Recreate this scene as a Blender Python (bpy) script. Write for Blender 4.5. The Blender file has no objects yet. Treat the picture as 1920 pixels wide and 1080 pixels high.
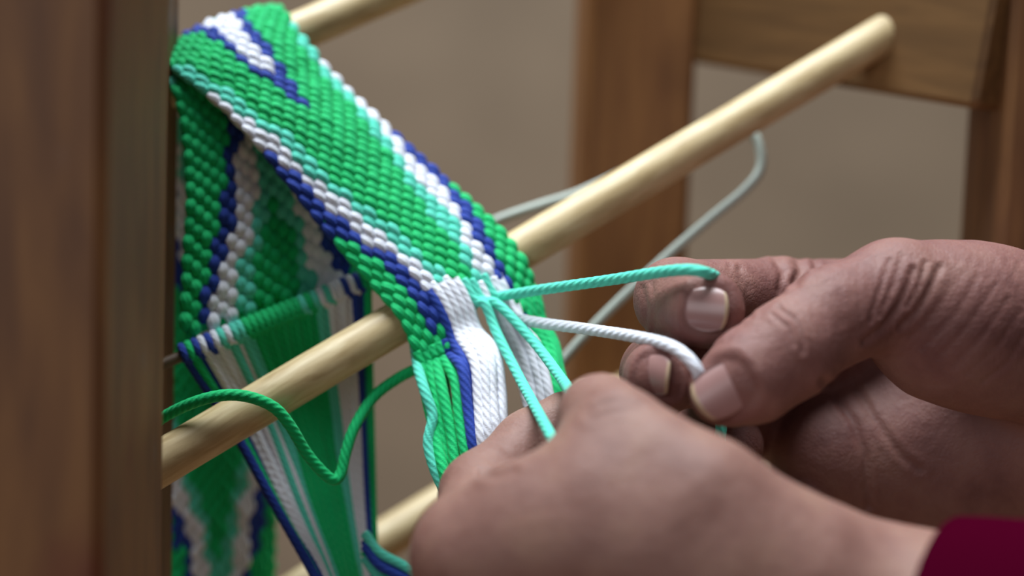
import bpy, math, random
import numpy as np
from mathutils import Vector, Matrix
random.seed(7); np.random.seed(7)
scene = bpy.context.scene
col = scene.collection

# ------------------------------------------------------------------ camera
FPX = 3200.0                       # focal length in pixels of the 1920 wide frame
CAM = np.array([0.0, 0.0, 0.62])
PITCH, ROLL = math.radians(6.0), math.radians(2.0)
_R0 = np.array([1.0, 0, 0]); _U0 = np.array([0, math.sin(PITCH), math.cos(PITCH)])
CF = np.array([0, math.cos(PITCH), -math.sin(PITCH)])
CR = math.cos(ROLL) * _R0 + math.sin(ROLL) * _U0
CU = math.cos(ROLL) * _U0 - math.sin(ROLL) * _R0
cam_d = bpy.data.cameras.new('camera'); cam = bpy.data.objects.new('camera', cam_d); col.objects.link(cam)
cam_d.sensor_width = 36.0; cam_d.lens = FPX * 36.0 / 1920.0
cam_d.clip_start = 0.01; cam_d.clip_end = 50
M = Matrix.Identity(4)
for i in range(3):
    M[i][0], M[i][1], M[i][2], M[i][3] = CR[i], CU[i], -CF[i], CAM[i]
cam.matrix_world = M
cam_d.dof.use_dof = True; cam_d.dof.focus_distance = 0.368; cam_d.dof.aperture_fstop = 5.0
scene.camera = cam

def P(px, py, dmm):
    """a point of the place: sight line through a pixel, at its distance in millimetres"""
    d = dmm / 1000.0
    return CAM + d * ((px - 960.0) / FPX * CR + (540.0 - py) / FPX * CU + CF)
def PL(pts): return np.array([P(*p[:3]) for p in pts])
def toM(px, py, dmm):              # camera-aligned millimetres (right, up, away)
    return np.array([(px - 960.0) / FPX * dmm, (540.0 - py) / FPX * dmm, dmm])
def M2W(a):                        # those millimetres to world metres
    a = np.asarray(a, float) / 1000.0
    return CAM + a[..., 0:1] * CR + a[..., 1:2] * CU + a[..., 2:3] * CF

# ------------------------------------------------------------------ light
def lin(c):
    return tuple((v / 255 / 12.92) if v / 255 <= .04045 else ((v / 255 + .055) / 1.055) ** 2.4 for v in c) + (1.0,)
w = bpy.data.worlds.new('world'); scene.world = w; w.use_nodes = True
bg = w.node_tree.nodes['Background']; bg.inputs[0].default_value = (0.80, 0.90, 1.0, 1); bg.inputs[1].default_value = 0.07
def area(name, loc, target, sx, sy, power, color):
    d = bpy.data.lights.new(name, 'AREA'); d.shape = 'RECTANGLE'; d.size = sx; d.size_y = sy
    d.energy = power; d.color = color
    o = bpy.data.objects.new(name, d); col.objects.link(o); o.location = loc
    o.rotation_euler = (Vector(target) - Vector(loc)).to_track_quat('-Z', 'Y').to_euler()
    return o
area('window_light', (-0.12, 0.55, 1.9), (0, 0.38, 0.6), 1.0, 0.9, 54.0, (0.88, 0.955, 1.0))
area('second_window_light', (-0.70, -1.2, 1.0), (0.0, 0.4, 0.58), 0.9, 0.9, 8.5, (0.95, 0.97, 1.0))
scene.view_settings.view_transform = 'Standard'; scene.view_settings.look = 'None'
scene.view_settings.gamma = 1.0; scene.view_settings.use_curve_mapping = False
scene.view_settings.exposure = -0.12

# ------------------------------------------------------------------ materials
def newmat(name):
    m = bpy.data.materials.new(name); m.use_nodes = True
    nt = m.node_tree; b = nt.nodes['Principled BSDF']
    return m, nt, b
def nd(nt, t, **kw):
    n = nt.nodes.new(t)
    for k, v in kw.items():
        if hasattr(n, k): setattr(n, k, v)
        else: n.inputs[k].default_value = v
    return n
def ramp(nt, stops):
    r = nt.nodes.new('ShaderNodeValToRGB'); e = r.color_ramp.elements
    while len(e) < len(stops): e.new(0.5)
    for el, (p, c) in zip(e, stops): el.position = p; el.color = c
    return r
def yarn_mat(name, rgb, sheen=.08, rough=.75, spec=.3, dark=.72):
    m, nt, b = newmat(name); L = nt.links.new
    uv = nd(nt, 'ShaderNodeUVMap')
    wv = nd(nt, 'ShaderNodeTexWave', wave_type='BANDS', bands_direction='X', wave_profile='SIN')
    wv.inputs['Scale'].default_value = 0.314159; wv.inputs['Distortion'].default_value = 0.0
    L(uv.outputs[0], wv.inputs[0])
    geo = nd(nt, 'ShaderNodeNewGeometry')
    no = nd(nt, 'ShaderNodeTexNoise'); no.inputs['Scale'].default_value = 2600; no.inputs['Detail'].default_value = 3
    L(geo.outputs['Position'], no.inputs[0])
    no2 = nd(nt, 'ShaderNodeTexNoise'); no2.inputs['Scale'].default_value = 160
    L(geo.outputs['Position'], no2.inputs[0])
    c = lin(rgb); cd = tuple(v * dark for v in c[:3]) + (1,)
    mx = nd(nt, 'ShaderNodeMixRGB'); mx.inputs[1].default_value = cd; mx.inputs[2].default_value = c
    ad = nd(nt, 'ShaderNodeMath', operation='MULTIPLY_ADD'); ad.inputs[1].default_value = .55
    L(wv.outputs['Fac'], ad.inputs[0])
    mu = nd(nt, 'ShaderNodeMath', operation='MULTIPLY'); mu.inputs[1].default_value = .8
    L(no2.outputs['Fac'], mu.inputs[0]); L(mu.outputs[0], ad.inputs[2])
    L(ad.outputs[0], mx.inputs[0]); L(mx.outputs[0], b.inputs['Base Color'])
    b1 = nd(nt, 'ShaderNodeBump'); b1.inputs['Strength'].default_value = .30; b1.inputs['Distance'].default_value = .0004
    L(wv.outputs['Fac'], b1.inputs['Height'])
    b2 = nd(nt, 'ShaderNodeBump'); b2.inputs['Strength'].default_value = .35; b2.inputs['Distance'].default_value = .0003
    L(no.outputs['Fac'], b2.inputs['Height']); L(b1.outputs[0], b2.inputs['Normal']); L(b2.outputs[0], b.inputs['Normal'])
    b.inputs['Roughness'].default_value = rough; b.inputs['Specular IOR Level'].default_value = spec
    b.inputs['Sheen Weight'].default_value = sheen; b.inputs['Sheen Roughness'].default_value = .5
    return m
Y = {'green': yarn_mat('green_yarn', (0, 194, 112)), 'teal': yarn_mat('teal_yarn', (92, 220, 194)),
     'white': yarn_mat('white_yarn', (232, 234, 244), dark=.82), 'navy': yarn_mat('navy_yarn', (30, 62, 158))}

def wood_mat(name, c1, c2, c3, axis_scale=(60, 60, 4), rough=.4, coat=.2, stains=None, detail_bump=.15):
    m, nt, b = newmat(name); L = nt.links.new
    tc = nd(nt, 'ShaderNodeTexCoord'); mp = nd(nt, 'ShaderNodeMapping'); mp.inputs['Scale'].default_value = axis_scale
    L(tc.outputs['Object'], mp.inputs[0])
    n1 = nd(nt, 'ShaderNodeTexNoise'); n1.inputs['Scale'].default_value = 4; n1.inputs['Detail'].default_value = 6; n1.inputs['Distortion'].default_value = .6
    L(mp.outputs[0], n1.inputs[0])
    r = ramp(nt, [(.28, lin(c1)), (.5, lin(c2)), (.72, lin(c3))]); L(n1.outputs['Fac'], r.inputs[0])
    out = r.outputs[0]
    for (sc, off, lo, hi, rgb, amt) in (stains or []):
        mp2 = nd(nt, 'ShaderNodeMapping'); mp2.inputs['Location'].default_value = off; mp2.inputs['Scale'].default_value = sc
        L(tc.outputs['Object'], mp2.inputs[0])
        n2 = nd(nt, 'ShaderNodeTexNoise'); n2.inputs['Scale'].default_value = 1; n2.inputs['Detail'].default_value = 3
        L(mp2.outputs[0], n2.inputs[0])
        rr = ramp(nt, [(lo, (0, 0, 0, 1)), (hi, (amt, amt, amt, 1))]); L(n2.outputs['Fac'], rr.inputs[0])
        mx = nd(nt, 'ShaderNodeMixRGB'); mx.inputs[2].default_value = lin(rgb)
        L(rr.outputs[0], mx.inputs[0]); L(out, mx.inputs[1]); out = mx.outputs[0]
    L(out, b.inputs['Base Color'])
    bp = nd(nt, 'ShaderNodeBump'); bp.inputs['Strength'].default_value = detail_bump; bp.inputs['Distance'].default_value = .0004
    L(n1.outputs['Fac'], bp.inputs['Height']); L(bp.outputs[0], b.inputs['Normal'])
    b.inputs['Roughness'].default_value = rough; b.inputs['Coat Weight'].default_value = coat; b.inputs['Coat Roughness'].default_value = .3
    return m
DOWEL = wood_mat('pale_dowel_wood', (178, 152, 108), (200, 176, 132), (216, 196, 154), (120, 120, 22), .50, .06)
POST = wood_mat('worn_brown_post_wood', (96, 60, 34), (116, 76, 42), (132, 90, 50), (40, 40, 6), .6, .0,
    [((30, 30, 16), (3, 1, 7), .58, .70, (150, 112, 70), .55), ((40, 40, 30), (11, 5, 2), .62, .72, (112, 104, 112), .7),
     ((34, 34, 12), (7, 9, 4), .60, .70, (96, 36, 24), .7)])
RAIL = wood_mat('brown_rail_wood', (98, 69, 38), (116, 83, 47), (132, 96, 56), (50, 50, 5), .6, .0,
    [((30, 30, 20), (5, 5, 5), .60, .75, (60, 36, 24), .7)])
POST2 = wood_mat('warm_brown_post_wood', (134, 88, 50), (150, 102, 58), (162, 112, 64), (50, 50, 5), .6, .0,
    [((24, 24, 14), (1, 8, 3), .58, .75, (92, 54, 28), .6)])

def plain(name, rgb, rough=.6, spec=.5):
    m, nt, b = newmat(name); L = nt.links.new
    tc = nd(nt, 'ShaderNodeTexCoord'); n = nd(nt, 'ShaderNodeTexNoise'); n.inputs['Scale'].default_value = 9; n.inputs['Detail'].default_value = 4
    L(tc.outputs['Object'], n.inputs[0])
    c = lin(rgb); r = ramp(nt, [(.3, tuple(v * .9 for v in c[:3]) + (1,)), (.7, tuple(min(1, v * 1.08) for v in c[:3]) + (1,))])
    L(n.outputs['Fac'], r.inputs[0]); L(r.outputs[0], b.inputs['Base Color'])
    b.inputs['Roughness'].default_value = rough; b.inputs['Specular IOR Level'].default_value = spec
    return m
WALL = plain('beige_wall_paint', (144, 126, 107), .9, .2)
FLOOR = plain('brown_floor_boards', (150, 116, 84), .6)
CORD = plain('pale_grey_cord_rubber', (176, 186, 176), .45)
ROD = plain('dark_rod_wood', (88, 70, 54), .5)

def skin_mat(name, c_dark, c_mid, c_light, bump=.3):
    m, nt, b = newmat(name); L = nt.links.new
    geo = nd(nt, 'ShaderNodeNewGeometry')
    n1 = nd(nt, 'ShaderNodeTexNoise'); n1.inputs['Scale'].default_value = 75; n1.inputs['Detail'].default_value = 4; n1.inputs['Roughness'].default_value = .6
    L(geo.outputs['Position'], n1.inputs[0])
    r = ramp(nt, [(.30, lin(c_dark)), (.5, lin(c_mid)), (.70, lin(c_light))]); L(n1.outputs['Fac'], r.inputs[0])
    L(r.outputs[0], b.inputs['Base Color'])
    vo = nd(nt, 'ShaderNodeTexVoronoi', feature='DISTANCE_TO_EDGE'); vo.inputs['Scale'].default_value = 1000
    L(geo.outputs['Position'], vo.inputs[0])
    mr = nd(nt, 'ShaderNodeMath', operation='MINIMUM'); mr.inputs[1].default_value = .22; L(vo.outputs['Distance'], mr.inputs[0])
    n2 = nd(nt, 'ShaderNodeTexNoise'); n2.inputs['Scale'].default_value = 420; n2.inputs['Detail'].default_value = 5
    L(geo.outputs['Position'], n2.inputs[0])
    b1 = nd(nt, 'ShaderNodeBump'); b1.inputs['Strength'].default_value = bump; b1.inputs['Distance'].default_value = .0005
    L(mr.outputs[0], b1.inputs['Height'])
    b2 = nd(nt, 'ShaderNodeBump'); b2.inputs['Strength'].default_value = bump; b2.inputs['Distance'].default_value = .0008
    L(n2.outputs['Fac'], b2.inputs['Height']); L(b1.outputs[0], b2.inputs['Normal']); L(b2.outputs[0], b.inputs['Normal'])
    b.inputs['Roughness'].default_value = .58; b.inputs['Specular IOR Level'].default_value = .3
    b.inputs['Subsurface Weight'].default_value = .25; b.inputs['Subsurface Radius'].default_value = (1.0, .35, .2)
    b.inputs['Subsurface Scale'].default_value = .0025
    return m
SKIN = skin_mat('hand_skin', (118, 81, 72), (132, 95, 85), (142, 106, 92))
SKIN2 = skin_mat('hand_skin_ruddy', (110, 71, 67), (126, 85, 79), (136, 97, 88), .4)
NAIL = plain('finger_nail', (156, 118, 114), .3); NAILEDGE = plain('nail_free_edge', (180, 154, 126), .4)
SLEEVE = plain('crimson_knit', (56, 2, 21), .9, .0)

# ------------------------------------------------------------------ mesh helpers
def link(o, parent=None):
    col.objects.link(o)
    if parent: o.parent = parent
    return o
def empty(name, loc, label, cat):
    o = bpy.data.objects.new(name, None); o.location = loc; o.empty_display_size = .02
    col.objects.link(o); o['label'] = label; o['category'] = cat
    return o
ORG = {}
def mesh_obj(name, verts, faces, mats, parent=None, origin=None, uvs=None, midx=None, smooth=True):
    """verts in world metres; the object sits at origin (or at its parent's)"""
    verts = np.asarray(verts, float)
    base = np.array(parent.location) if parent is not None else np.zeros(3)
    pb = ORG.get(parent.name, base) if parent is not None else base
    o_at = verts.mean(0) if origin is None else np.asarray(origin)
    me = bpy.data.meshes.new(name); me.from_pydata((verts - o_at).tolist(), [], [list(map(int, f)) for f in faces])
    if not isinstance(mats, (list, tuple)): mats = [mats]
    for m in mats: me.materials.append(m)
    if midx is not None: me.polygons.foreach_set('material_index', np.asarray(midx, dtype=np.int32))
    if uvs is not None:
        l = me.uv_layers.new(name='UVMap'); l.data.foreach_set('uv', np.asarray(uvs, dtype=np.float32).ravel())
    if smooth: me.polygons.foreach_set('use_smooth', np.ones(len(me.polygons), dtype=bool))
    me.update()
    o = bpy.data.objects.new(name, me); link(o, parent)
    o.location = Vector(o_at - pb); ORG[o.name] = o_at
    return o
def set_org(e): ORG[e.name] = np.array(e.location)

def spline(pts, step):
    """Catmull-Rom through pts, resampled evenly"""
    p = np.asarray(pts, float); n = len(p)
    q = np.vstack([2 * p[0] - p[1], p, 2 * p[-1] - p[-2]])
    out = []
    for i in range(n - 1):
        a, b, c, d = q[i:i + 4]; t = np.linspace(0, 1, 16, endpoint=False)[:, None]
        out.append(.5 * ((2 * b) + (-a + c) * t + (2 * a - 5 * b + 4 * c - d) * t ** 2 + (-a + 3 * b - 3 * c + d) * t ** 3))
    out.append(p[-1:]); f = np.vstack(out)
    s = np.r_[0, np.cumsum(np.linalg.norm(np.diff(f[:, :3], axis=0), axis=1))]
    m = max(2, int(s[-1] / step) + 1); ss = np.linspace(0, s[-1], m)
    return np.stack([np.interp(ss, s, f[:, k]) for k in range(f.shape[1])], 1), ss

def tube_data(pts, rad, step=.0006, seg=16, plies=5, turn=.0105, groove=.07, raw=False):
    path, s = (np.asarray(pts), None) if raw else spline(pts, step)
    if raw: s = np.r_[0, np.cumsum(np.linalg.norm(np.diff(path, axis=0), axis=1))]
    n = len(path); T = np.gradient(path, axis=0); T /= np.linalg.norm(T, axis=1)[:, None] + 1e-12
    N = np.zeros_like(T); a = np.array([0.3, 0.2, 1.0]); a -= T[0] * a.dot(T[0]); N[0] = a / np.linalg.norm(a)
    for i in range(1, n):
        v = N[i - 1] - T[i] * N[i - 1].dot(T[i]); N[i] = v / (np.linalg.norm(v) + 1e-12)
    B = np.cross(T, N)
    th = np.linspace(0, 2 * np.pi, seg, endpoint=False)
    ph = (plies / (2 * np.pi)) * th[None, :] + (plies * s / turn)[:, None]
    r = (rad if np.isscalar(rad) else np.interp(s / s[-1], np.linspace(0, 1, len(rad)), rad)[:, None])
    R = r * (1 - groove + groove * np.abs(np.cos(np.pi * ph))) if plies else r * np.ones((n, seg))
    V = path[:, None, :] + R[..., None] * (np.cos(th)[None, :, None] * N[:, None] + np.sin(th)[None, :, None] * B[:, None])
    V = V.reshape(-1, 3); F = []; U = []
    pl = max(plies, 1)
    for i in range(n - 1):
        u0, u1 = pl * s[i] / turn + .5, pl * s[i + 1] / turn + .5
        for j in range(seg):
            k = (j + 1) % seg
            F.append((i * seg + j, i * seg + k, (i + 1) * seg + k, (i + 1) * seg + j))
            a0, a1 = pl * j / seg, pl * (j + 1) / seg
            U += [(u0 + a0, s[i]), (u0 + a1, s[i]), (u1 + a1, s[i + 1]), (u1 + a0, s[i + 1])]
    c0, c1 = len(V), len(V) + 1
    V = np.vstack([V, path[:1], path[-1:]])
    for j in range(seg):
        k = (j + 1) % seg
        F.append((c0, k, j)); F.append((c1, (n - 1) * seg + j, (n - 1) * seg + k)); U += [(0, 0)] * 6
    return V, F, U
def tube(name, pts, rad, mat, parent=None, **kw):
    V, F, U = tube_data(pts, rad, **kw)
    return mesh_obj(name, V, F, mat, parent, uvs=U)

def oriented_box(name, p0, p1, right, wx, wz, mat, parent, bev=.0015):
    """box from p0 to p1, its cross-section wx along right and wz along the third direction; edges bevelled"""
    p0, p1 = np.asarray(p0), np.asarray(p1); ax = p1 - p0; ln = np.linalg.norm(ax); ax = ax / ln
    x = np.array(right, float); x = x - ax * x.dot(ax); x /= np.linalg.norm(x); y = np.cross(ax, x)
    a, b = wx / 2, wz / 2; c = bev
    prof = [(-a + c, -b), (a - c, -b), (a, -b + c), (a, b - c), (a - c, b), (-a + c, b), (-a, b - c), (-a, -b + c)]
    V = []; rings = [(-ln / 2, c), (-ln / 2 + c, 0), (ln / 2 - c, 0), (ln / 2, c)]
    for z, ins in rings:
        for (u, v) in prof: V.append((u * (1 - ins / a), v * (1 - ins / b), z))
    F = [tuple(range(7, -1, -1)), tuple(24 + i for i in range(8))]
    for r in range(3):
        for j in range(8):
            k = (j + 1) % 8; F.append((r * 8 + j, r * 8 + k, r * 8 + 8 + k, r * 8 + 8 + j))
    me = bpy.data.meshes.new(name); me.from_pydata(V, [], F); me.materials.append(mat); me.update()
    o = bpy.data.objects.new(name, me); link(o, parent)
    Mx = Matrix.Identity(4); cpt = (p0 + p1) / 2 - (ORG[parent.name] if parent else 0)
    for i in range(3): Mx[i][0], Mx[i][1], Mx[i][2], Mx[i][3] = x[i], y[i], ax[i], cpt[i]
    o.matrix_local = Mx
    return o
def dowel(name, p0, p1, r, mat, parent):
    p0, p1 = np.asarray(p0), np.asarray(p1); ax = p1 - p0; ln = np.linalg.norm(ax); ax /= ln
    x = np.cross(ax, [0, 0, 1]); x /= np.linalg.norm(x); y = np.cross(ax, x); seg = 40
    V = []; zs = [(-ln / 2, .85), (-ln / 2 + .001, 1)] + [(-ln / 2 + .001 + (ln - .002) * i / 24, 1 + .008 * math.sin(i * 1.7)) for i in range(1, 24)] + [(ln / 2 - .001, 1), (ln / 2, .85)]
    for z, k in zs:
        for j in range(seg): V.append((r * k * math.cos(2 * math.pi * j / seg), r * k * math.sin(2 * math.pi * j / seg), z))
    F = [tuple(range(seg - 1, -1, -1)), tuple((len(zs) - 1) * seg + j for j in range(seg))]
    for i in range(len(zs) - 1):
        for j in range(seg):
            k = (j + 1) % seg; F.append((i * seg + j, i * seg + k, (i + 1) * seg + k, (i + 1) * seg + j))
    me = bpy.data.meshes.new(name); me.from_pydata(V, [], F); me.materials.append(mat)
    me.polygons.foreach_set('use_smooth', np.ones(len(F), dtype=bool)); me.update()
    o = bpy.data.objects.new(name, me); link(o, parent)
    Mx = Matrix.Identity(4); c = (p0 + p1) / 2 - ORG[parent.name]
    for i in range(3): Mx[i][0], Mx[i][1], Mx[i][2], Mx[i][3] = x[i], y[i], ax[i], c[i]
    o.matrix_local = Mx
    return o

# ------------------------------------------------------------------ the setting
def slab(name, lo, hi, mat):
    lo, hi = np.array(lo), np.array(hi)
    V = [(x, y, z) for x in (lo[0], hi[0]) for y in (lo[1], hi[1]) for z in (lo[2], hi[2])]
    F = [(0, 1, 3, 2), (4, 6, 7, 5), (0, 4, 5, 1), (2, 3, 7, 6), (0, 2, 6, 4), (1, 5, 7, 3)]
    o = mesh_obj(name, V, F, mat, smooth=False); o['kind'] = 'structure'; return o
fl = slab('floor', (-3, -2.5, -.05), (3, 1.9, 0), FLOOR); fl['label'] = 'brown floor of the room'
wl = slab('wall_back', (-3, 1.9, -.05), (3, 2.0, 2.6), WALL); wl['label'] = 'plain beige wall, far out of focus'

# ------------------------------------------------------------------ loom frame
loom = empty('weaving_frame', (0, .40, 0), 'dark brown wooden frame of posts and rail holding pale round dowels', 'weaving frame'); set_org(loom)
def vpost(px, py, d, wx, wy, mat, yaw=0, top=.80, name='post'):
    """upright whose front-face centre is seen at the pixel"""
    c = P(px, py, d); x, y = c[0], c[1]
    r = np.array([math.cos(yaw), math.sin(yaw), 0]); back = np.array([-math.sin(yaw), math.cos(yaw), 0])
    cc = np.array([x, y, 0]) + back * wy / 2
    return oriented_box(name, (cc[0], cc[1], 0), (cc[0], cc[1], top), r, wx, wy, mat, loom, .002)
o = vpost(-1, 540, 292, .0360, .050, POST, yaw=math.radians(-.5)); o['label'] = 'worn dark brown post close to the camera'
o = oriented_box('side_board', P(218, -330, 378), P(196, 1400, 378), CR, .016, .066, POST, loom, .001)
# dowels
D2a, D2b = np.array([290, 875, 372.]), np.array([1648, 70, 446.])
def along(a, b, x):
    t = (x - a[0]) / (b[0] - a[0]); return a + (b - a) * t
D2A = P(*D2a); D2B = P(*D2b); d2 = (D2B - D2A) / np.linalg.norm(D2B - D2A)
o = dowel('dowel', D2A - d2 * .014, D2B + d2 * .012, .0050, DOWEL, loom); o['label'] = 'long pale dowel running up to the rail'
D1A, D1B = P(300, 171, 405), P(760, -27, 446); d1 = (D1B - D1A) / np.linalg.norm(D1B - D1A)
dowel('dowel', D1A - d1 * .014, D1B + d1 * .085, .0050, DOWEL, loom)
D3A, D3B = P(700, 1025, 462), P(830, 946, 472); d3 = (D3B - D3A) / np.linalg.norm(D3B - D3A)
dowel('dowel', D3A - d3 * .085, D3B + d3 * .10, .0056, DOWEL, loom)
# far posts and rail
o = vpost(1194, 300, 498, .0325, .030, POST2, yaw=math.radians(5)); o['label'] = 'out-of-focus brown post behind the dowel'
o = vpost(2020, 100, 420, .0330, .034, POST, yaw=math.radians(2))
ra, rb = P(1300, -42, 512), P(1905, 26, 425)
o = oriented_box('rail', ra, rb, CU, .049, .020, RAIL, loom, .0015); o['label'] = 'brown rail with the dowel set into it'

# ------------------------------------------------------------------ woven band
band = empty('woven_band', P(640, 350, 395), 'narrow handwoven band of green, teal, white and navy yarn draped over the dowels', 'woven band'); set_org(band)
NC = 21; CC = 10
def fcol(s):
    s = s % 12.2
    if s < .4: return 'teal'
    if s < 2.7: return 'white'
    if s < 4.6: return 'navy'
    if s < 10.8: return 'green'
    return 'teal'
class Ribbon:
    def __init__(self, L, R, arch):
        pts = np.hstack([PL(L), PL(R)])
        mid = (pts[:, :3] + pts[:, 3:]) / 2
        full, self.s = spline(np.hstack([mid, pts]), .0004)
        self.L, self.R = full[:, 3:6], full[:, 6:9]; self.len = self.s[-1]; self.arch = arch
        T = np.gradient((self.L + self.R) / 2, axis=0); C = self.R - self.L
        n = np.cross(C, T); self.n = n / np.linalg.norm(n, axis=1)[:, None]
        mid = (self.L + self.R) / 2; k = len(mid) * 2 // 3
        if np.dot(self.n[k], CAM - mid[k]) < 0: self.n = -self.n
    def at(self, s, w, off=0.0):
        i = np.clip(s / self.len, 0, 1) * (len(self.s) - 1); i0 = int(i); i1 = min(i0 + 1, len(self.s) - 1); t = i - i0
        L = self.L[i0] * (1 - t) + self.L[i1] * t; R = self.R[i0] * (1 - t) + self.R[i1] * t
        n = self.n[i0] * (1 - t) + self.n[i1] * t; n /= np.linalg.norm(n)
        return L * (1 - w) + R * w + n * (self.arch * (1 - (2 * w - 1) ** 2) + off), n
A = Ribbon([(322, 210, 422), (302, 150, 419), (296, 110, 409), (330, 135, 399), (400, 190, 397), (470, 260, 395), (560, 372, 393), (640, 470, 391.5), (700, 540, 389.5), (742, 590, 387.5), (770, 645, 386.5), (786, 690, 386)],
           [(590, 120, 440), (562, 62, 439), (528, 14, 427), (575, 78, 417), (640, 155, 415), (715, 225, 412), (810, 313, 410), (885, 380, 406), (945, 435, 402.5), (985, 490, 400.5), (1008, 545, 399.5), (1020, 600, 398)], .0030)
B = Ribbon([(322, 215, 419), (305, 160, 416), (292, 133, 408), (322, 168, 399.5), (338, 225, 398), (347, 300, 397), (350, 380, 396), (345, 470, 395), (341, 560, 394), (338, 650, 393)],
           [(590, 130, 437), (570, 75, 435), (540, 45, 427), (570, 95, 418), (600, 150, 416), (630, 225, 415), (655, 310, 414), (670, 390, 413), (682, 460, 412), (690, 520, 411)], .0010)
C = Ribbon([(310, 170, 417), (285, 230, 424), (266, 330, 428), (256, 480, 431), (258, 650, 433), (276, 850, 435), (288, 1000, 437), (292, 1160, 439)],
           [(560, 80, 436), (545, 150, 444), (525, 300, 446), (518, 480, 448), (515, 650, 449), (515, 850, 451), (517, 1000, 453), (513, 1160, 455)], .0015)
PITCHW = .0041
# one stitch: a plump float of plied yarn, ends tucked down
def stitch_mesh():
    rings, seg = 7, 10; V = []; F = []; U = []
    xs = np.linspace(-1, 1, rings + 2)[1:-1]
    V.append((-1, 0, -.8))
    for x in xs:
        k = (1 - abs(x) ** 1.7) ** .68
        for j in range(seg):
            t = 2 * math.pi * j / seg
            V.append((x, k * math.cos(t), k * math.sin(t) - .8 * x * x))
    V.append((1, 0, -.8))
    def uv(x, j): return (x * 1.1 + 8.0 * j / seg, x)
    for j in range(seg):
        k = (j + 1) % seg
        F.append((0, 1 + k, 1 + j)); U += [uv(-1, j + .5), uv(xs[0], j + 1), uv(xs[0], j)]
    for i in range(rings - 1):
        for j in range(seg):
            k = (j + 1) % seg; a = 1 + i * seg; b = a + seg
            F.append((a + j, a + k, b + k, b + j)); U += [uv(xs[i], j), uv(xs[i], j + 1), uv(xs[i + 1], j + 1), uv(xs[i + 1], j)]
    e = 1 + rings * seg; a = 1 + (rings - 1) * seg
    for j in range(seg):
        k = (j + 1) % seg
        F.append((e, a + j, a + k)); U += [uv(1, j + .5), uv(xs[-1], j), uv(xs[-1], j + 1)]
    return np.array(V), F, np.array(U)
SV, SF, SU = stitch_mesh()
SME = {}
for cname in Y:
    me = bpy.data.meshes.new('stitch_' + cname); me.from_pydata(SV.tolist(), [], SF); me.materials.append(Y[cname])
    l = me.uv_layers.new(name='UVMap'); l.data.foreach_set('uv', SU.astype(np.float32).ravel())
    me.polygons.foreach_set('use_smooth', np.ones(len(SF), dtype=bool)); me.update(); SME[cname] = me
stitches = []
ENDS_A = [1.0] * 5 + [.905, .90, .90, .90, .905] + [.93, .935] + [.93, .925, .925, .93] + [.985] * 5
AENDS = {}
def weave(rb, k, s0, ends, start, prio):
    rows = int(rb.len / PITCHW)
    for c in range(NC):
        w = (c + .5) / NC; end = ends[c] * rb.len
        for r in range(-1, rows + 1):
            s = (r + .5 + .5 * (c % 2)) * PITCHW
            if s < start * rb.len or s > end: continue
            q = math.floor((r + (c % 2) * .5) / 1.0) * PITCHW
            cn = fcol(abs(c - CC) + k * q + s0 + .35 * math.sin(c * 12.9 + r * 7.1) + .26 * (((c * 2 + r * 3) % 3) - 1))
            p, n = rb.at(s, w); p1, _ = rb.at(s + .0004, w); p0, _ = rb.at(s - .0004, w)
            x = p1 - p0; x /= np.linalg.norm(x); y = np.cross(n, x); y /= np.linalg.norm(y)
            a = rb.at(s, w + .5 / NC)[0] - rb.at(s, w - .5 / NC)[0]; wd = np.linalg.norm(a)
            yaw = .03 - .12 * w + random.uniform(-.11, .11)
            x2 = x * math.cos(yaw) + y * math.sin(yaw); z = np.cross(x2, y); z /= np.linalg.norm(z); y2 = np.cross(z, x2)
            jl = random.uniform(.94, 1.06)
            p = p + z * random.uniform(-.0002, .0003)
            Mx = np.stack([x2 * PITCHW * .74 * jl, y2 * wd * .73 * random.uniform(.92, 1.12), z * .00125], 1)
            stitches.append((prio + s / rb.len, p, Mx, cn))
        AENDS[(id(rb), c)] = end
weave(A, 13.6 / A.len * 1.0, -1.9, ENDS_A, 0.0, 10)
weave(B, -9.0 / B.len, 16.2, [.985] * NC, 0.0, 0)
weave(C, 148.0, 3.8, [1.0] * NC, 0.02, 0)
stitches.sort(key=lambda t: -t[0])
bo = ORG[band.name]
for (pr, p, Mx, cn) in stitches[:300]:
    o = bpy.data.objects.new('warp_stitch', SME[cn]); link(o, band)
    m4 = Matrix.Identity(4)
    for i in range(3):
        for j in range(3): m4[i][j] = Mx[i, j]
        m4[i][3] = p[i] - bo[i]
    o.matrix_local = m4
V = []; F = []; U = []; MI = []; nb = 0; order = list(Y)
for (pr, p, Mx, cn) in stitches[300:]:
    V.append(SV @ Mx.T + p); F += [tuple(i + nb for i in f) for f in SF]; U.append(SU); MI += [order.index(cn)] * len(SF); nb += len(SV)
o = mesh_obj('remaining_stitches', np.vstack(V), F, [Y[c] for c in order], band, uvs=np.vstack(U), midx=MI)
o['kind'] = 'stuff'; o['label'] = 'woven warp stitches of the band further from the camera'
# the hidden weft layer inside each strip
def core(rb, s0, s1):
    n = 60; V = []; F = []
    for i in range(n + 1):
        s = (s0 + (s1 - s0) * i / n) * rb.len
        for off in (-.0007, -.0001):
            for j in range(9): V.append(rb.at(s, .03 + .94 * j / 8, off)[0])
    for i in range(n):
        a, b = i * 18, (i + 1) * 18
        for j in range(8):
            F.append((a + j, a + j + 1, b + j + 1, b + j)); F.append((a + 9 + j, b + 9 + j, b + 10 + j, a + 10 + j))
    mesh_obj('weft_core', V, F, Y['green'], band)
core(A, 0, .89); core(B, 0, .985); core(C, 0, 1)

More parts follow.
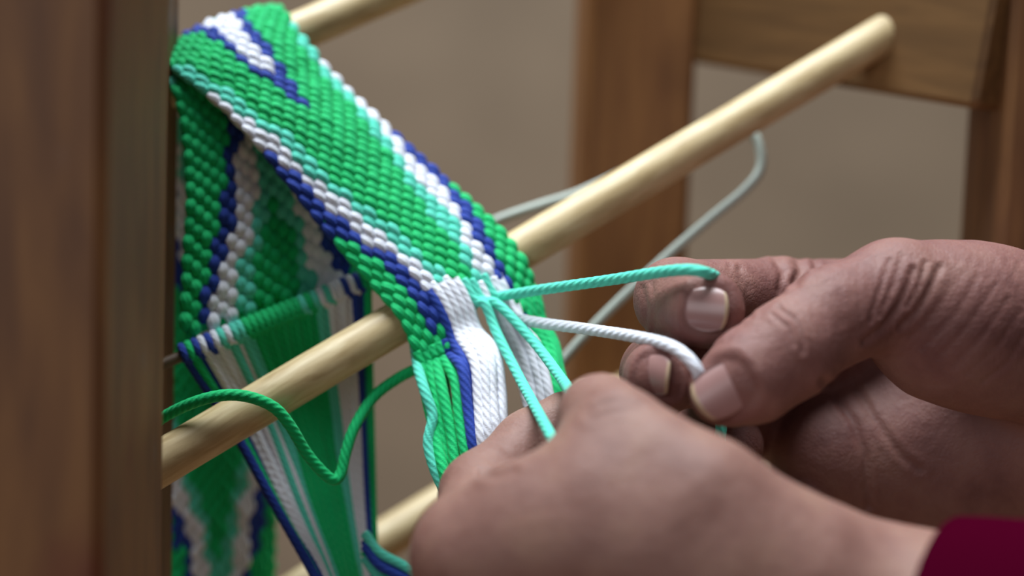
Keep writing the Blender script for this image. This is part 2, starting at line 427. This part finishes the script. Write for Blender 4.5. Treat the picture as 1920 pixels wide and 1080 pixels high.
# ---- loose warp ends between the woven edge and the hands
YR = .00118
def colour_end_A(c):
    return ['green', 'green', 'green', 'green', 'navy', 'navy', 'white', 'white', 'white', 'white', 'teal', 'teal', 'white', 'white', 'navy', 'white', 'white', 'navy', 'green', 'green', 'green'][c]
TGT = {0: (838, 905, 372), 1: (846, 905, 374), 2: (858, 890, 373), 3: (878, 868, 373), 4: (890, 850, 373), 5: (893, 846, 375), 6: (905, 838, 373), 7: (918, 828, 373), 8: (932, 815, 374), 9: (945, 805, 376),
       12: (1000, 790, 384), 13: (1012, 775, 383), 14: (1026, 770, 387), 15: (1022, 768, 382), 16: (1034, 760, 382), 17: (1040, 755, 386), 18: (1048, 750, 384), 19: (1056, 742, 385), 20: (1062, 738, 387)}
MIDL = {0: (800, 735, 383), 1: (815, 735, 382), 2: (830, 728, 381), 3: (852, 715, 381), 4: (866, 690, 381), 5: (874, 686, 382), 6: (890, 680, 381), 7: (905, 675, 381), 8: (918, 668, 382), 9: (930, 660, 384),
        12: (958, 655, 391), 13: (972, 650, 391), 14: (984, 655, 394), 15: (992, 648, 391), 16: (1003, 645, 391), 17: (1012, 650, 395), 18: (1024, 650, 393), 19: (1034, 648, 393), 20: (1040, 645, 394)}
for c in TGT:
    wv = (c + .5) / NC; e = AENDS[(id(A), c)]
    pts = [A.at(e - .004, wv, -.0002)[0], A.at(e - .001, wv, .0002)[0], A.at(e + .003, wv, .0003)[0]]
    if e + .012 < A.len: pts.append(A.at(e + .009, wv, .0003)[0])
    if e + .018 < A.len: pts.append(A.at(e + .015, wv, .0003)[0])
    jx = random.uniform(-2, 2)
    m_ = MIDL[c]; t_ = TGT[c]
    pts += [P(m_[0] + jx, m_[1], m_[2]), P((m_[0] + t_[0]) / 2 + random.uniform(-3, 3), (m_[1] + t_[1]) / 2, (m_[2] + t_[2]) / 2 - .5), P(*t_), P(t_[0] + 25, t_[1] + 60, t_[2] + 4)]
    cn = colour_end_A(c)
    thin = .6 if cn == 'navy' and c > 8 else 1.12
    tube('warp_yarn', pts, YR * thin, Y[cn], band, seg=14)
for dx, cn, z in ((4, 'green', 4), (16, 'green', 4), (30, 'green', 5)):   # second layer of green ends behind
    tube('warp_yarn', [A.at(A.len * .97, (1.6 + dx / 10) / NC, -.002)[0], P(806 + dx, 735, 386), P(836 + dx * .7, 850, 379), P(860 + dx, 920, 378)], YR, Y[cn], band, seg=14)
o = tube('warp_yarn', [P(776, 640, 393), P(784, 690, 385), P(797, 735, 380), P(811, 780, 378), P(803, 830, 376), P(815, 880, 374), P(838, 930, 373)], YR * 1.05, Y['teal'], band); o['label'] = 'teal yarn along the outer edge of the hanging bundle'
# pulled yarns
def pulled(c, e, pts, cn, label, r=1.12):
    wv = (c + .5) / NC
    st = [A.at(A.len * e - .007, wv, .0002)[0], A.at(A.len * e - .002, wv, .0008)[0]]
    o = tube('pulled_yarn', np.vstack([st, PL(pts)]), YR * r, Y[cn], band, seg=18, step=.0005, turn=.013); o['label'] = label
pulled(13, .945, [(948, 554, 391), (1010, 544, 383), (1150, 524, 364), (1240, 510, 351), (1290, 506, 345), (1322, 511, 344.5), (1346, 524, 352), (1358, 560, 360), (1366, 630, 365), (1362, 680, 364), (1352, 800, 360), (1350, 845, 360)], 'teal', 'teal yarn drawn out over the bent index finger', 1.05)
pulled(14, .955, [(968, 594, 391), (1010, 605, 384), (1100, 617, 370), (1200, 633, 352), (1262, 651, 341), (1298, 680, 337), (1313, 710, 338), (1318, 750, 348)], 'white', 'white yarn drawn out to the pinching thumb', 1.12)
pulled(10, .94, [(910, 572, 389), (932, 625, 386), (975, 710, 374), (1010, 775, 352), (1038, 828, 338), (1056, 876, 330)], 'teal', 'teal yarn passing in front of the index finger', 1.0)
pulled(11, .945, [(935, 572, 389), (1000, 640, 380), (1050, 706, 362), (1070, 738, 346), (1080, 770, 343)], 'teal', 'teal yarn caught at the thumb tip', 1.0)
# ---- weft tail
tail = PL([(784, 690, 390), (745, 710, 392), (700, 745, 390), (665, 800, 386), (648, 850, 384), (640, 885, 383), (628, 900, 382), (608, 888, 381), (575, 850, 379), (545, 800, 376), (515, 765, 374), (470, 745, 372), (420, 741, 371), (365, 754, 372), (310, 780, 376), (280, 805, 380), (250, 840, 390)])
o = tube('weft_yarn', tail, YR * 1.12, Y['green'], band, seg=18, turn=.009); o['label'] = 'slack green yarn tail looping over the dowel'

# ------------------------------------------------------------------ thin rod with the starting loops
rod_a, rod_b = P(262, 700, 388.5), P(700, 521, 406)
rod = tube('loop_rod', [rod_a, (rod_a + rod_b) / 2, rod_b], .0013, ROD, None, plies=0)
rod['label'] = 'thin dark rod carrying the starting loops of the band'; rod['category'] = 'rod'
seq = ['navy', 'green', 'navy', 'white', 'navy', 'white', 'teal', 'white', 'teal', 'teal', 'green', 'green', 'green', 'green', 'green', 'green', 'green', 'green', 'green', 'teal', 'green', 'teal', 'white', 'teal', 'white', 'white', 'navy', 'white', 'navy', 'green']
seqd = ['navy', 'green', 'navy', 'white', 'white', 'white', 'white', 'teal', 'white', 'teal', 'teal', 'green', 'green', 'green', 'green', 'green', 'green', 'green', 'green', 'green', 'green', 'teal', 'teal', 'white', 'white', 'white', 'white', 'navy', 'navy', 'green']
rd = (rod_b - rod_a) / np.linalg.norm(rod_b - rod_a)
e1 = np.cross(rd, CF); e1 /= np.linalg.norm(e1); e1 = e1 if e1.dot(CU) > 0 else -e1     # up across the rod
e2 = -CF - rd * (-CF).dot(rd); e2 /= np.linalg.norm(e2)                                  # towards the viewer
n = len(seq)
for i in range(n):
    t = i / (n - 1); x = 345 + (688 - 345) * t
    tt = (x - 262) / (706 - 262); c = rod_a + (rod_b - rod_a) * tt
    rr = .0013 + .00085
    th = np.linspace(-.25 * math.pi, 1.85 * math.pi, 30)
    pts = [c + rr * (math.cos(a) * e2 + math.sin(a) * e1) + rd * (.0009 * (k / 29 - .5)) for k, a in enumerate(th)]
    tube('warp_loop', np.array(pts), .00092, Y[seq[i]], band, raw=True, seg=12, turn=.006)
    bx = 592 + 108 * t + random.uniform(-2, 2); by = 1086
    dz = 396 + 16 * t
    start = c + (-.0012) * e1 + e2 * (.0012 if i % 2 else .0004)
    q1 = P(x + (bx - x) * .35 + (6 if t < .5 else 0), 0 + (670 - 125 * t) + (by - (670 - 125 * t)) * .33, dz + random.uniform(-.6, .6))
    q2 = P(x + (bx - x) * .70, (670 - 125 * t) + (by - (670 - 125 * t)) * .68, dz + random.uniform(-.6, .6))
    pts = [start, q1, q2, P(bx, by, dz - 2), P(640 + 60 * t, 1190, dz)]
    tube('warp_yarn', pts, YR * .98, Y[seqd[i]], band, seg=12, step=.0008)
for k, (cn, dy, dz) in enumerate((('teal', 0, 0), ('navy', 14, 1), ('navy', 24, -1), ('green', 34, 1), ('teal', 46, 0))):
    tube('warp_yarn', [P(684, 1000 + dy, 398 + dz), P(712, 1036 + dy, 396 + dz), P(760, 1062 + dy, 395 + dz), P(840, 1110 + dy, 393 + dz)], YR, Y[cn], band, seg=12)

# ------------------------------------------------------------------ grey cord round the long dowel
cd = [(1000, 760, 420), (1056, 676, 424), (1130, 595, 427), (1240, 490, 430), (1330, 412, 433), (1395, 358, 436), (1425, 318, 439), (1424, 275, 441), (1405, 244, 443), (1370, 235, 447), (1300, 262, 448), (1200, 308, 445), (1090, 360, 441), (1010, 386, 437), (930, 414, 434), (860, 450, 431), (800, 500, 428)]
o = tube('cord', PL(cd), .00128, CORD, None, plies=0, seg=14)
o['label'] = 'smooth pale grey cord hooked behind the long dowel'; o['category'] = 'cord'

# ------------------------------------------------------------------ hands: one smooth surface each
def smin(a, b, k):
    h = np.clip(.5 + .5 * (b - a) / k, 0, 1); return b * (1 - h) + a * h - k * h * (1 - h)
def sd_chain(G, chain, k):
    d = None
    pts = [(toM(*c[:3]).astype(np.float32), c[3]) for c in chain]
    if len(pts) == 1:
        return np.sqrt(((G - pts[0][0]) ** 2).sum(-1)) - pts[0][1]
    for (a, ra), (b, rb) in zip(pts[:-1], pts[1:]):
        ab = b - a; pa = G - a
        t = np.clip((pa @ ab) / float(ab.dot(ab)), 0, 1)
        q = pa - t[..., None] * ab
        e = np.sqrt((q * q).sum(-1)) - (ra + (rb - ra) * t)
        d = e if d is None else smin(d, e, k)
    return d
def surface_nets(D, lo, h):
    nx, ny, nz = D.shape; S = D < 0
    c = np.zeros((nx - 1, ny - 1, nz - 1), np.int8)
    offs = [(i, j, k) for i in (0, 1) for j in (0, 1) for k in (0, 1)]
    for (i, j, k) in offs: c += S[i:nx - 1 + i, j:ny - 1 + j, k:nz - 1 + k]
    act = (c > 0) & (c < 8); idx = np.argwhere(act); ids = -np.ones(act.shape, np.int64); ids[act] = np.arange(len(idx))
    acc = np.zeros((len(idx), 3)); cnt = np.zeros(len(idx))
    for a in range(8):
        for b in range(a + 1, 8):
            oa, ob = np.array(offs[a]), np.array(offs[b])
            if np.abs(oa - ob).sum() != 1: continue
            va = D[tuple((idx + oa).T)]; vb = D[tuple((idx + ob).T)]
            m = (va < 0) != (vb < 0); t = np.where(m, va / np.where(m, va - vb, 1), 0)
            acc += m[:, None] * (oa + t[:, None] * (ob - oa)); cnt += m
    V = lo + h * (idx + acc / cnt[:, None]); F = []
    for ax in range(3):
        o1, o2 = [a for a in range(3) if a != ax]
        s0 = [slice(None)] * 3; s1 = [slice(None)] * 3; s0[ax] = slice(0, -1); s1[ax] = slice(1, None)
        ch = S[tuple(s0)] != S[tuple(s1)]; e = np.argwhere(ch)
        ok = (e[:, o1] > 0) & (e[:, o2] > 0) & (e[:, o1] < D.shape[o1] - 1) & (e[:, o2] < D.shape[o2] - 1); e = e[ok]
        inside = S[tuple(e.T)]
        def cell(d1, d2):
            q = e.copy(); q[:, o1] -= d1; q[:, o2] -= d2; return ids[tuple(q.T)]
        Q = np.stack([cell(1, 1), cell(0, 1), cell(0, 0), cell(1, 0)], 1)
        flip = inside if ax != 1 else ~inside
        Q[~flip] = Q[~flip][:, ::-1]; F.append(Q)
    return V, np.vstack(F)
def vnormals(V, F):
    n = np.cross(V[F[:, 2]] - V[F[:, 0]], V[F[:, 3]] - V[F[:, 1]]); N = np.zeros_like(V)
    for k in range(4): np.add.at(N, F[:, k], n)
    return N / (np.linalg.norm(N, axis=1)[:, None] + 1e-12)
def polydist(XY, pl):
    d = np.full(len(XY), 1e9)
    for a, b in zip(pl[:-1], pl[1:]):
        a, b = np.array(a, float), np.array(b, float); ab = b - a
        t = np.clip(((XY - a) @ ab) / ab.dot(ab), 0, 1); d = np.minimum(d, np.linalg.norm(XY - a - t[:, None] * ab, axis=1))
    return d
def build_hand(name, groups, creases, nails, mats, parent, label, h=.75, lump=None):
    allc = np.array([np.r_[toM(*c[:3]), c[3]] for g in groups for c in g[0]])
    lo = (allc[:, :3] - allc[:, 3:]).min(0) - 3; hi = (allc[:, :3] + allc[:, 3:]).max(0) + 3
    n = np.ceil((hi - lo) / h).astype(int) + 1
    ax = [np.float32(lo[i] + h * np.arange(n[i])) for i in range(3)]
    G = np.stack(np.meshgrid(*ax, indexing='ij'), -1)
    D = None
    for chain, kin, kout in groups:
        e = sd_chain(G, chain, kin); D = e if D is None else smin(D, e, kout)
    V, F = surface_nets(D, lo, h)
    # a light relaxation that removes grid stepping
    for it in range(3):
        acc = np.zeros_like(V); cn = np.zeros(len(V))
        for a, b in ((0, 1), (1, 2), (2, 3), (3, 0)):
            np.add.at(acc, F[:, a], V[F[:, b]]); np.add.at(cn, F[:, a], 1)
            np.add.at(acc, F[:, b], V[F[:, a]]); np.add.at(cn, F[:, b], 1)
        V = V * .5 + .5 * acc / cn[:, None]
    N = vnormals(V, F)
    view = -V / np.linalg.norm(V, axis=1)[:, None]
    if (N * (V - V.mean(0))).sum() < 0: F = F[:, ::-1]; N = -N
    XY = np.stack([960 + FPX * V[:, 0] / V[:, 2], 540 - FPX * V[:, 1] / V[:, 2]], 1); ppm = FPX / V[:, 2]
    facing = np.clip(((N * view).sum(1) + .15) / .4, 0, 1)
    disp = np.zeros(len(V))
    for (pl, wd, dp, dlo, dhi) in creases:
        m = (V[:, 2] > dlo) & (V[:, 2] < dhi)
        dd = np.full(len(V), 1e3); dd[m] = polydist(XY[m], pl) / ppm[m]
        disp += facing * (-dp * np.exp(-(dd / wd) ** 2) + .4 * dp * np.exp(-((dd - 2.1 * wd) / wd) ** 2))
    V2 = V + N * disp[:, None]
    # nail beds
    nail_defs = []
    for (cx, cy, dist_lo, dist_hi, axis, nrm, wdt, lng) in nails:
        nv = None
        if dist_lo is None:
            f = np.argmin(np.linalg.norm(V - toM(cx, cy, dist_hi), axis=1))
        else:
          m = (V[:, 2] > dist_lo) & (V[:, 2] < dist_hi) & (facing > .0)
          q = np.where(m)[0]; dd = np.linalg.norm(XY[q] - (cx, cy), axis=1)
          near = q[np.argsort(dd)[:60]]; f = near[np.argmin(np.linalg.norm(XY[near] - (cx, cy), axis=1) + (V[near, 2] - V[near, 2].min()) * 6)]
        p = V[f]; nb = N[np.linalg.norm(V - p, axis=1) < 3].mean(0); nb /= np.linalg.norm(nb)
        nn = np.array(nrm, float) if nrm is not None else nb
        nn = nn / np.linalg.norm(nn); a = np.array(axis, float); a -= nn * a.dot(nn); a /= np.linalg.norm(a); b = np.cross(nn, a)
        nail_defs.append((p, nn, a, b, wdt, lng))
        rel = V2 - p; la, lb, ln_ = rel @ a, rel @ b, rel @ nn
        e = ((np.abs(la) / (lng / 2 + .2)) ** 3.2 + (np.abs(lb) / (wdt / 2 + .2)) ** 3.2) ** (1 / 3.2)
        near = np.abs(ln_) < wdt * .6
        V2 = V2 + N * (near * (-.55 * np.clip((1.06 - e) / .14, 0, 1) + .28 * np.exp(-((e - 1.22) / .13) ** 2)))[:, None]
    W = M2W(V2)
    o = mesh_obj(name, W, F, mats, parent); o['label'] = label
    N2 = vnormals(V2, F)
    for (p, nn, a, b, wdt, lng) in nail_defs:
        R = wdt * .62; na, nbk = 12, 12; NV = []; NF = []; NM = []
        for layer, off in ((0, .10), (1, -.45)):
            for i in range(na + 1):
                u = -1 + 2 * i / na
                for j in range(nbk + 1):
                    v = -1 + 2 * j / nbk
                    # square patch pressed to a rounded outline
                    lu = u * math.sqrt(1 - v * v * (.48 if u < 0 else .42))
                    lv = v * math.sqrt(1 - .42 * u * u)
                    y = lv * wdt / 2; ang = y / R
                    NV.append(p + a * (lu * lng / 2) + b * (R * math.sin(ang)) + nn * (R * (math.cos(ang) - 1) * .85 + off - .10 * u * u))
        st = (na + 1) * (nbk + 1)
        for i in range(na):
            for j in range(nbk):
                q = i * (nbk + 1) + j
                NF.append((q, q + 1, q + nbk + 2, q + nbk + 1)); NM.append(1 if i >= na - 1 else 0)
                NF.append((st + q, st + q + nbk + 1, st + q + nbk + 2, st + q + 1)); NM.append(0)
        for i in range(na):
            for j in (0, nbk):
                q = i * (nbk + 1) + j; NF.append((q, q + nbk + 1, st + q + nbk + 1, st + q)); NM.append(0)
        for j in range(nbk):
            for i in (0, na):
                q = i * (nbk + 1) + j; NF.append((q, q + 1, st + q + 1, st + q)); NM.append(1 if i else 0)
        mesh_obj('nail', M2W(np.array(NV)), NF, [NAIL, NAILEDGE], o, midx=NM)
    return o

person = empty('person', P(1900, 1300, 345), 'person in a crimson sleeve, two hands pulling yarn out of the band', 'person'); set_org(person)
left_groups = [
    # back of the hand and arm
    ([(880, 1062, 318, 9.6), (1110, 1010, 315, 12.5), (1330, 1092, 314, 16.5), (1560, 1200, 318, 21.5), (1790, 1255, 314, 22), (1990, 1290, 303, 23), (2250, 1330, 290, 25)], 10, 6),
    ([(905, 1210, 322, 10), (1250, 1210, 320, 15), (1560, 1250, 320, 17)], 8, 10),
    ([(930, 1350, 328, 9.5), (1250, 1330, 324, 14), (1580, 1300, 322, 18)], 8, 9),
    ([(980, 1470, 336, 8.5), (1280, 1420, 330, 12), (1600, 1330, 325, 16)], 8, 9),
    # thumb
    ([(1113, 768, 337, 6.4), (1128, 786, 330, 8.0), (1158, 822, 321, 9.3), (1230, 878, 315, 9.8), (1305, 940, 312, 12.0), (1440, 1085, 313, 15.5)], 3.5, 11),
    # web between thumb and index
    ([(885, 1018, 322, 10), (985, 988, 319, 10.5), (1110, 940, 316, 10.5)], 5, 8),
    ([(960, 1075, 318, 12), (1180, 1045, 314, 14)], 5, 10),
    # index finger
    ([(880, 1062, 320, 9.4), (906, 928, 350, 8.5), (998, 840, 362, 7.7), (1062, 792, 364, 6.8)], 3.5, .8),
    # middle, ring and little fingers curled behind
    ([(905, 1200, 324, 9.6), (915, 1080, 364, 8.4), (1020, 960, 374, 7.6), (1090, 905, 366, 6.8)], 3.5, 1.5),
    ([(930, 1340, 330, 9), (950, 1220, 370, 8), (1070, 1090, 376, 7.2), (1140, 1030, 366, 6.5)], 3.5, 1.5),
    ([(980, 1460, 338, 8), (1000, 1370, 370, 7), (1100, 1260, 374, 6.3), (1170, 1200, 364, 5.8)], 3.5, 1.5),
]
left_creases = [([(1098, 778), (1130, 757), (1175, 752), (1205, 765)], .5, .22, 0, 340), ([(1105, 790), (1140, 772), (1180, 768), (1212, 782)], .5, .16, 0, 340), ([(1112, 745), (1145, 737), (1185, 742)], .4, .14, 0, 340),
                ([(905, 888), (930, 892), (965, 884)], .8, .5, 310, 350), ([(930, 820), (955, 850), (975, 862)], .6, .18, 325, 352)]
left_nails = [(1106, 712, None, 336, (-.45, .2, .85), (-.30, .93, -.06), 9.5, 10)]
lh = build_hand('hand', left_groups, left_creases, left_nails, SKIN, person, 'hand seen from its back, thumb and index finger pinching yarn', h=.85)

right_groups = [
    # palm, wrist and arm
    ([(1560, 850, 400, 14), (1700, 840, 405, 18), (1880, 800, 404, 22), (2060, 750, 400, 25), (2300, 735, 398, 26), (2500, 745, 402, 27)], 8, 8),
    ([(1560, 715, 412, 12), (1750, 690, 411, 17), (1950, 690, 402, 22)], 8, 8),
    ([(1600, 930, 404, 14), (1780, 920, 407, 18), (2000, 860, 404, 20)], 8, 8),
    ([(1500, 600, 413, 11), (1740, 600, 419, 17), (1980, 640, 416, 21)], 8, 6),  # back of the hand, bulk added to block light reaching the palm from behind
    # ball of the thumb
    ([(1675, 552, 357, 10.8), (1770, 600, 362, 15.5), (1860, 620, 368, 16.5), (1990, 660, 380, 18)], 8, 4),
    # thumb
    ([(1352, 738, 340, 6.4), (1405, 708, 341, 9.0), (1478, 657, 344, 9.5), (1560, 594, 350, 9.7), (1675, 555, 357, 11.6)], 3.5, 3),
    # index finger
    ([(1740, 580, 408, 12), (1455, 560, 392, 9.2), (1268, 562, 368, 8.7), (1322, 580, 352, 8.2)], 2.5, 1.2),
    # middle finger
    ([(1690, 680, 410, 11), (1400, 680, 402, 9.0), (1238, 700, 372, 8.4), (1240, 708, 350, 8.0)], 2.5, 1.2),
    # ring and little fingers folded into the palm
    ([(1640, 800, 404, 9.5), (1430, 790, 408, 8.6), (1335, 800, 396, 7.8), (1372, 835, 384, 7.2)], 3, 2.5),
    ([(1640, 900, 402, 8.5), (1510, 905, 406, 7.4), (1470, 955, 398, 6.8), (1500, 968, 390, 6.2)], 3, 2.5),
]
cr = []
for (pl, w_, d_) in [
    ([(1712, 505), (1704, 535), (1684, 575), (1656, 614), (1620, 640)], .8, .60), ([(1762, 500), (1742, 545), (1718, 585), (1690, 612)], .8, .50),
    ([(1668, 490), (1650, 545), (1632, 600)], .7, .35), ([(1690, 480), (1672, 535), (1648, 590)], .7, .30), ([(1735, 492), (1722, 535), (1700, 575)], .6, .30),
    ([(1800, 512), (1760, 575), (1710, 632)], .7, .28), ([(1835, 520), (1790, 590), (1730, 655)], .7, .30), ([(1865, 535), (1820, 605), (1760, 670)], .7, .28),
    ([(1890, 560), (1850, 620), (1790, 685)], .7, .34), ([(1912, 585), (1870, 650), (1815, 700)], .7, .30), ([(1922, 625), (1890, 680), (1845, 715)], .7, .34),
    ([(1545, 715), (1600, 790), (1622, 855), (1628, 950)], 1.1, .55), ([(1590, 700), (1640, 785), (1690, 855), (1725, 880)], 1.1, .55),
    ([(1462, 578), (1492, 600), (1504, 632), (1505, 660)], .7, .40), ([(1448, 590), (1478, 612), (1490, 645)], .6, .28), ([(1476, 570), (1508, 595), (1520, 625)], .6, .2)]:
    cr.append((pl, w_ * .8, d_ * (1.0 if pl[0][0] < 1780 else .5) * (.7 + .6 * random.random()), 0, 460))
for k in range(13):
    x = 1528 + k * 10.5; y0 = 540 - k * 5.2; cr.append(([(x, y0), (x - 4, y0 + 45), (x - 2 + k * .4, y0 + 95)], .45, .10 + .04 * (k % 3), 0, 365))
for k in range(7):
    x = 1780 + k * 22; cr.append(([(x, 480 + 2 * k), (x - 22, 520 + 3 * k)], .5, .06, 0, 400))
for (pl, w_, d_) in [([(1386, 505), (1402, 540), (1404, 590)], .7, .45), ([(1368, 500), (1386, 530), (1392, 570)], .6, .2), ([(1452, 480), (1468, 510), (1462, 545)], .8, .5), ([(1492, 474), (1502, 505), (1490, 530)], .9, .6), ([(1522, 470), (1530, 500)], .7, .4), ([(1205, 540), (1212, 580), (1208, 615)], .6, .25), ([(1222, 530), (1228, 575), (1224, 620)], .5, .15)]:
    cr.append((pl, w_, d_, 0, 420))
right_nails = [(1322, 581, 335, 362, (1, -.08, -.45), (-.30, .05, -.95), 10.2, 9.0),
               (1222, 703, 335, 362, (.62, -.12, -.78), (-.80, .05, -.62), 9.0, 8.6),
               (1354, 732, 325, 348, (-.86, -.52, -.05), (-.10, .12, -.98), 11.4, 12.2)]
rh = build_hand('hand', right_groups, cr, right_nails, SKIN2, person, 'hand seen from its thumb side, fingers bent over the yarn', h=.60)

# sleeves
def sleeve(pts, rads, label):
    path, s = spline(PL(pts), .002)
    seg = 48; T = np.gradient(path, axis=0); T /= np.linalg.norm(T, axis=1)[:, None]; V = []; F = []
    n = len(path)
    for i in range(n):
        a = np.cross(T[i], CF); a /= np.linalg.norm(a); b = np.cross(T[i], a)
        r = np.interp(i / (n - 1), np.linspace(0, 1, len(rads)), rads) / 1000
        r *= 1 + .012 * math.sin(i * .9) * min(1, i / 12)
        for j in range(seg):
            t = 2 * math.pi * j / seg; V.append(path[i] + r * (math.cos(t) * a + math.sin(t) * b) * (1 + .01 * math.sin(5 * t + i * .12)))
    for i in range(n - 1):
        for j in range(seg):
            k = (j + 1) % seg; F.append((i * seg + j, i * seg + k, (i + 1) * seg + k, (i + 1) * seg + j))
    st = len(V)                     # turned-in cuff
    for d_, k_ in ((.0, .93), (.012, .90)):
        for j in range(seg):
            V.append(path[0] + (V[j] - path[0]) * k_ + T[0] * d_)
    for r_ in (0, 1):
        for j in range(seg):
            k = (j + 1) % seg
            a = (j if r_ == 0 else st + j); a2 = (k if r_ == 0 else st + k); b = st + r_ * seg + j; b2 = st + r_ * seg + k
            F.append((a2, a, b, b2))
    o = mesh_obj('sleeve', np.array(V), F, SLEEVE, person); o['label'] = label
sleeve([(1785, 1270, 312.5), (1960, 1298, 303), (2300, 1340, 288)], [29.6, 31, 33], 'crimson sleeve cuff at the wrist of the near hand')
sleeve([(2330, 738, 398.5), (2500, 745, 402), (2820, 762, 410)], [29, 32, 35], 'crimson sleeve of the far arm')
